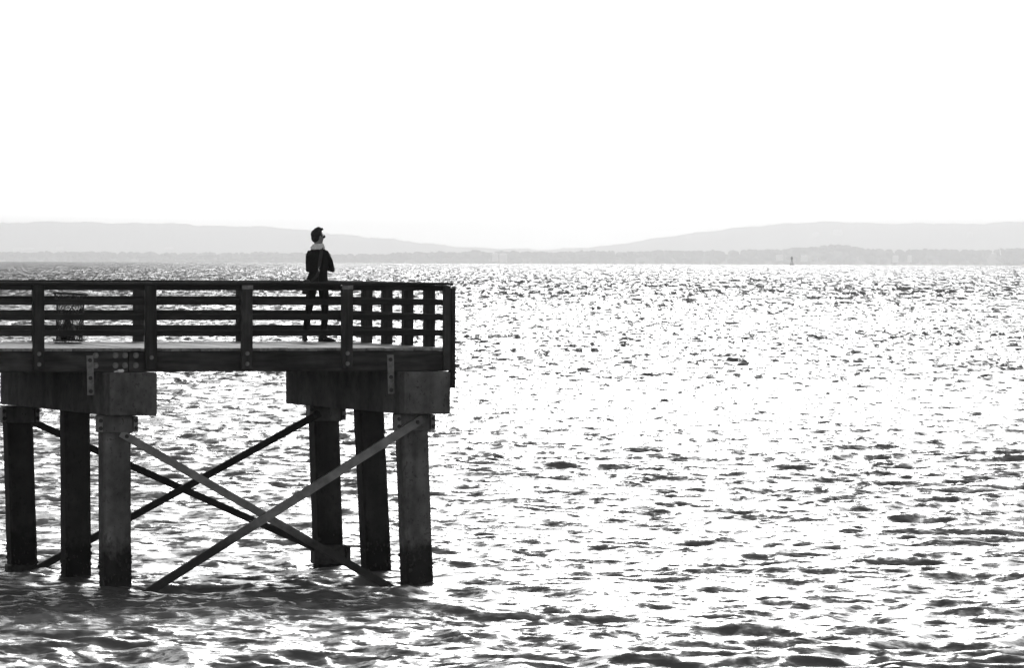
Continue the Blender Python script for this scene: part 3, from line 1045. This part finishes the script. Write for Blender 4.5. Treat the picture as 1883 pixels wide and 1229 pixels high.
def steep(scale, stretch, detail, lo, hi, k, y0=None, y1=None, near=0.0, rough=0.62):
    """scattered steep little wave faces turned to the shore; streaks run with the wind"""
    mp = N.new('ShaderNodeMapping')
    mp.inputs['Scale'].default_value = stretch
    mp.inputs['Rotation'].default_value = (0, 0, R(3))
    L.new(geo.outputs['Position'], mp.inputs['Vector'])
    n = N.new('ShaderNodeTexNoise')
    n.inputs['Scale'].default_value = scale
    n.inputs['Detail'].default_value = detail
    n.inputs['Roughness'].default_value = rough
    n.inputs['Distortion'].default_value = 0.4
    L.new(mp.outputs[0], n.inputs['Vector'])
    mr = N.new('ShaderNodeMapRange')
    mr.interpolation_type = 'SMOOTHSTEP'
    mr.inputs['From Min'].default_value = lo; mr.inputs['From Max'].default_value = hi
    mr.inputs['To Min'].default_value = 0; mr.inputs['To Max'].default_value = k
    L.new(n.outputs['Fac'], mr.inputs['Value'])
    out = mr.outputs[0]
    if y0 is not None:
        sp = N.new('ShaderNodeSeparateXYZ'); L.new(geo.outputs['Position'], sp.inputs[0])
        m2 = N.new('ShaderNodeMapRange')
        m2.inputs['From Min'].default_value = y0; m2.inputs['From Max'].default_value = y1
        m2.inputs['To Min'].default_value = near; m2.inputs['To Max'].default_value = 1.0
        L.new(sp.outputs['Y'], m2.inputs['Value'])
        out = math_node(N, L, 'MULTIPLY', out, m2.outputs[0])
    return out
t1 = steep(6.5, (0.5, 0.75, 1.0), 8, 0.38, 0.76, 0.46, None, None, 0.0, 0.7)
t2 = steep(2.0, (1.0, 0.16, 1.0), 7, 0.44, 0.68, 0.62, 70, 300, 0.2, 0.7)
t3 = steep(0.8, (1.0, 0.04, 1.0), 8, 0.42, 0.68, 0.75, 250, 800, 0.0, 0.75)
tt = math_node(N, L, 'ADD', math_node(N, L, 'ADD', t1, t2), t3)
tt = math_node(N, L, 'MULTIPLY', tt, -1.0)
cx_ = N.new('ShaderNodeCombineXYZ'); L.new(tt, cx_.inputs['Y'])
ad0 = N.new('ShaderNodeVectorMath'); ad0.operation = 'ADD'
L.new(a, ad0.inputs[0]); L.new(b_, ad0.inputs[1])
ad = N.new('ShaderNodeVectorMath'); ad.operation = 'ADD'
L.new(ad0.outputs[0], ad.inputs[0]); L.new(cx_.outputs[0], ad.inputs[1])
ad2 = N.new('ShaderNodeVectorMath'); ad2.operation = 'ADD'
L.new(ad.outputs[0], ad2.inputs[0]); L.new(geo.outputs['Normal'], ad2.inputs[1])
nm = N.new('ShaderNodeVectorMath'); nm.operation = 'NORMALIZE'
L.new(ad2.outputs[0], nm.inputs[0])
L.new(nm.outputs[0], P.inputs['Normal'])
water_mat = m
sea = link('water', build_sea(), water_mat)
sea['kind'] = 'structure'

# ------------------------------------------------------------------ far shores (kilometres away, so the sea curves down in front of them)
def yl(d): return sea_drop(d)
def ang(px): return (px - 941.5) / 9700.0                 # bearing as a tangent

def ridge(name, d, depth, prof, rough, mat, seed, kind='structure'):
    """a long wooded ridge: prof lists (bearing, crest height over eye level as a tangent)"""
    r = np.random.default_rng(seed)
    b = np.arange(-0.19, 0.19, 0.0004)
    hh = np.interp(b, [p[0] for p in prof], [p[1] for p in prof]) * d + EYE
    lump = np.zeros_like(b)
    for s, a_ in ((60, 1.0), (170, 0.8), (430, 0.6), (1000, 0.45), (2300, 0.35)):
        lump += a_ * np.sin(b * s * 2 * np.pi / 2 + r.uniform(0, 6)) * np.sin(b * s * 1.37 + r.uniform(0, 6))
    hh = hh + lump * rough
    bot = yl(d) - 3
    rows_ = 14
    V = []
    for j in range(rows_):
        t = j / (rows_ - 1)
        y = d + depth * (t - 0.0)
        p = math.sin(min(t * 1.0, 1.0) * math.pi * 0.62) / 1.0 if t < 0.8 else math.sin(0.8 * math.pi * 0.62) * (1 - (t - 0.8) * 4)
        wob = np.convolve(r.normal(0, 0.06, len(b)), np.ones(9) / 9, 'same') * (hh - bot) if 0 < j else np.zeros(len(b))
        z = bot + (hh - bot) * p + wob * (0.15 if p > 0.85 else 1)
        V.append(np.stack([b * y, np.full_like(b, y), z], -1))
    V = np.concatenate(V)
    n = len(b)
    F = []
    for j in range(rows_ - 1):
        for i in range(n - 1):
            F.append((j * n + i, j * n + i + 1, (j + 1) * n + i + 1, (j + 1) * n + i))
    me = bpy.data.meshes.new(name)
    me.from_pydata(V.tolist(), [], F)
    o = link(name, me, mat)
    o['kind'] = kind
    return o

# crest heights: tangents over eye level read from the skyline, except the middle of the hill
def prof(pts):
    out = []
    for px, y in pts:
        ye = 475.7 - 0.0033 * px
        out.append((ang(px), (ye - y) / 9700.0))
    return out
hill_p = prof([(-900, 404), (0, 409), (170, 405), (330, 410), (470, 414), (600, 424), (740, 440), (880, 454), (1000, 458), (1120, 448), (1240, 426), (1340, 410), (1430, 402), (1530, 396), (1640, 400), (1760, 398), (1883, 393), (2800, 392)])  # crest lowered mid-span, shaped to imitate glare swallowing the ridge
ridge('hill', 34000, 4500, hill_p, 5.5, hill_mat, 3)
low_p = prof([(-900, 468), (0, 471), (200, 469), (350, 470), (480, 468), (600, 470), (680, 471), (740, 467), (900, 464), (1100, 462), (1300, 459), (1430, 457), (1460, 453), (1540, 447), (1570, 450), (1600, 455), (1700, 454), (1800, 455), (1883, 450), (2800, 440)])
ridge('shore_land', 19000, 1500, [(a_, h - 0.0006) for a_, h in low_p], 1.5, hill_mat, 5)

# woods along the low shore: too many crowns to count
def woods():
    r = np.random.default_rng(21)
    bm = bmesh.new()
    bmesh.ops.create_icosphere(bm, subdivisions=2, radius=1.0)
    base = np.array([v.co[:] for v in bm.verts]); bm.verts.index_update()
    faces = np.array([[v.index for v in f.verts] for f in bm.faces])
    bm.free()
    Vs, Fs = [], []
    xs = [p[0] for p in low_p]; hs = [p[1] for p in low_p]
    nb = 0
    for i in range(1500):
        t = r.uniform(-0.135, 0.135)
        d = r.uniform(18700, 19300)
        top = np.interp(t, xs, hs) * d + EYE
        gy = yl(d)
        size = r.uniform(7, 16) * (1.0 + 0.5 * (r.random() > 0.93))
        zc = r.uniform(gy + 4, max(top - size * 0.5, gy + 6)) if r.random() < 0.55 else top - size * r.uniform(0.55, 0.95)
        v = base * np.array([size * r.uniform(0.9, 1.5), size, size * r.uniform(0.7, 1.0)])
        v = v * (1 + r.normal(0, 0.13, (len(base), 1))) + np.array([t * d, d, zc])
        Vs.append(v); Fs.append(faces + nb); nb += len(base)
    me = bpy.data.meshes.new('shore_woods')
    me.from_pydata(np.concatenate(Vs).tolist(), [], np.concatenate(Fs).tolist())
    o = link('shore_woods', me, foliage_mat)
    o['kind'] = 'stuff'
    o['label'] = 'far wooded shoreline running along the horizon'
woods()

# pale buildings on the far shore
def house(px, y_px, d, w, h, dp, label, tower=False):
    ye = 475.7 - 0.0033 * px
    z = EYE + (ye - y_px) / 9700.0 * d
    if d > 30000:                                      # stands on the slope of the far hill
        top = np.interp(ang(px), [p[0] for p in hill_p], [p[1] for p in hill_p]) * 34000 + EYE
        for _ in range(4):
            z = EYE + (ye - y_px) / 9700.0 * d
            q = min(max((z - yl(34000) + 3) / (top - yl(34000) + 3), 0.02), 0.9)
            d = 34000 + 4500 * math.asin(q) / (math.pi * 0.62) - 60
    root = empty('shore_house', (ang(px) * d, d, z), random.uniform(-0.3, 0.3))
    tag(root, label, 'house')
    b = bmesh.new()
    add_box(b, -w / 2, w / 2, -dp / 2, dp / 2, -8, h)
    link('wall', bm_mesh('wall', b), white_paint, root)
    b = bmesh.new()
    o_ = 0.6
    vs = [b.verts.new(p) for p in ((-w / 2 - o_, -dp / 2 - o_, h + .02), (w / 2 + o_, -dp / 2 - o_, h + .02), (w / 2 + o_, dp / 2 + o_, h + .02), (-w / 2 - o_, dp / 2 + o_, h + .02),
                                   (-w / 2 + w * 0.1, 0, h + dp * 0.3), (w / 2 - w * 0.1, 0, h + dp * 0.3))]
    for f in ((0, 1, 5, 4), (1, 2, 5), (2, 3, 4, 5), (3, 0, 4), (3, 2, 1, 0)):
        b.faces.new([vs[i] for i in f])
    link('roof', bm_mesh('roof', b), white_paint, root)
# (bearing px, base px, distance, width, height, depth)
HS = [
    (42, 466, 33000, 136, 16, 15, 'wide pale building at the foot of the far left hill'),
    (110, 464, 33000, 50, 15, 15, 'small pale building right of the wide one under the far left hill'),
    (310, 463, 33000, 59, 13, 15, 'pale building on the far shore left of the standing person'),
    (910, 477, 18300, 18, 18, 18, 'left of two rounded pale buildings on the far shore mid picture'),
    (925, 478, 18300, 25, 18, 18, 'right of two rounded pale buildings on the far shore mid picture'),
    (1433, 472, 18300, 25, 10, 15, 'pale building on the far shore left of the channel marker'),
    (1478, 473, 18300, 23, 10, 15, 'pale building on the far shore right of the channel marker'),
    (1646, 474, 18300, 20, 13, 15, 'pale waterside building below the low wooded shore at right'),
    (1672, 474, 18300, 13, 15, 13, 'narrow pale waterside building below the wooded shore at right'),
    (1500, 430, 33000, 46, 18, 25, 'pale building high on the far right hill, leftmost of three'),
    (1540, 429, 33000, 64, 34, 25, 'largest pale building high on the far right hill'),
    (1783, 428, 33000, 37, 18, 25, 'pale building high on the far right hill, nearest the picture edge'),
]
for h_ in HS:
    house(*h_)

# a thin pale mast over the woods and a white boat at the right
tw = empty('mast', (ang(1839) * 18500, 18500, EYE + (469.6 - 456) / 9700 * 18500))
tw.scale = (1.27, 1.27, 1.27)
tag(tw, 'thin pale leaning mast standing over the wooded shore at far right', 'mast')
b = bmesh.new()
add_tube(b, [(0.5, 0, -10), (-3.5, 0, 21)], [1.8, 0.9], 8)
link('pole', bm_mesh('pole', b), white_paint, tw)
b = bmesh.new()
add_tube(b, [(-3.3, 0, 20), (-3.6, 0, 23)], [1.5, 1.2], 8)
link('pole_head', bm_mesh('pole_head', b), white_paint, tw)

d = 12000
bt = empty('boat', (ang(1855) * d, d, sea_drop(d) + 0.2), 0.05)
bt.scale = (1.8, 1.8, 1.8)
tag(bt, 'white boat with a cabin and a raked mast by the far shore at right', 'boat')
b = bmesh.new()
secs = []
for x, w, kz in ((-7, 1.6, 0.1), (-4, 1.9, 0), (0, 2.0, 0), (4, 1.6, 0), (6.5, 0.8, 0.4), (8, 0.05, 1.1)):
    secs.append([b.verts.new((x, -w, 2.2 + max(0, x) * 0.07)), b.verts.new((x, -w * 0.75, 0.4 + kz)), b.verts.new((x, 0, -0.6 + kz)), b.verts.new((x, w * 0.75, 0.4 + kz)), b.verts.new((x, w, 2.2 + max(0, x) * 0.07))])
for r0, r1 in zip(secs, secs[1:]):
    for k in range(5):
        b.faces.new((r0[k], r0[(k + 1) % 5], r1[(k + 1) % 5], r1[k]))
b.faces.new(secs[0]); b.faces.new(secs[-1][::-1])
link('hull', bm_mesh('hull', b), white_paint, bt)
b = bmesh.new()
add_box(b, -4.5, 2.5, -1.4, 1.4, 2.2, 4.4); bevel_all(b, 0.3, 1)
cb = link('cabin', bm_mesh('cabin', b), white_paint, bt)
for q in range(3):
    b = bmesh.new(); add_box(b, -3.8 + q * 2.0, -2.6 + q * 2.0, -1.44, -1.38, 3.1, 3.9)
    link('window', bm_mesh('window', b), glass_black, cb)
b = bmesh.new(); add_tube(b, [(-1, 0, 4.4), (0.6, 0, 9.0)], [0.35, 0.18], 6)
link('mast', bm_mesh('mast', b), white_paint, bt)

# channel marker
d = 5000
mk = empty('channel_marker', (ang(1455.5) * d, d, sea_drop(d)))
tag(mk, 'dark channel marker with a drum head standing in open water on the horizon', 'buoy')
b = bmesh.new(); add_tube(b, [(0, 0, -1), (0, 0, 0.6), (0, 0, 1.2)], [2.0, 2.0, 1.6], 14)
link('float', bm_mesh('float', b), buoy_mat, mk)
b = bmesh.new()
for q in range(4):
    a_ = q * math.pi / 2 + 0.4
    add_tube(b, [(1.5 * math.cos(a_), 1.5 * math.sin(a_), 1.1), (0.35 * math.cos(a_), 0.35 * math.sin(a_), 5.4)], 0.16, 5)
for zz, rr in ((2.2, 1.2), (3.4, 0.85)):
    add_tube(b, [(rr * math.cos(t), rr * math.sin(t), zz) for t in (2 * math.pi * k / 8 for k in range(9))], 0.1, 4, False)
link('tower_frame', bm_mesh('tower_frame', b), buoy_mat, mk)
b = bmesh.new(); add_tube(b, [(0, 0, 5.3), (0, 0, 5.5), (0, 0, 7.6), (0, 0, 7.9)], [0.6, 1.05, 1.05, 0.5], 12)
link('drum', bm_mesh('drum', b), buoy_mat, mk)
b = bmesh.new(); add_tube(b, [(0, 0, 7.85), (0, 0, 8.5)], [0.3, 0.2], 8)
link('lamp', bm_mesh('lamp', b), buoy_mat, mk)

# ------------------------------------------------------------------ the air between here and the far shore
hz = bmesh.new()
add_box(hz, -14000, 14000, -60, 40000, -140, 275)
hm = bpy.data.materials.new('haze_air')
hm.use_nodes = True
hn = hm.node_tree.nodes
hn.clear()
ho = hn.new('ShaderNodeOutputMaterial')
pv = hn.new('ShaderNodeVolumePrincipled')
pv.inputs['Color'].default_value = (1.0, 1.0, 1.0, 1)
pv.inputs['Density'].default_value = 7.6e-5
pv.inputs['Anisotropy'].default_value = 0.68
hm.node_tree.links.new(pv.outputs[0], ho.inputs['Volume'])
haze = link('haze', bm_mesh('haze', hz), hm)
haze['kind'] = 'stuff'
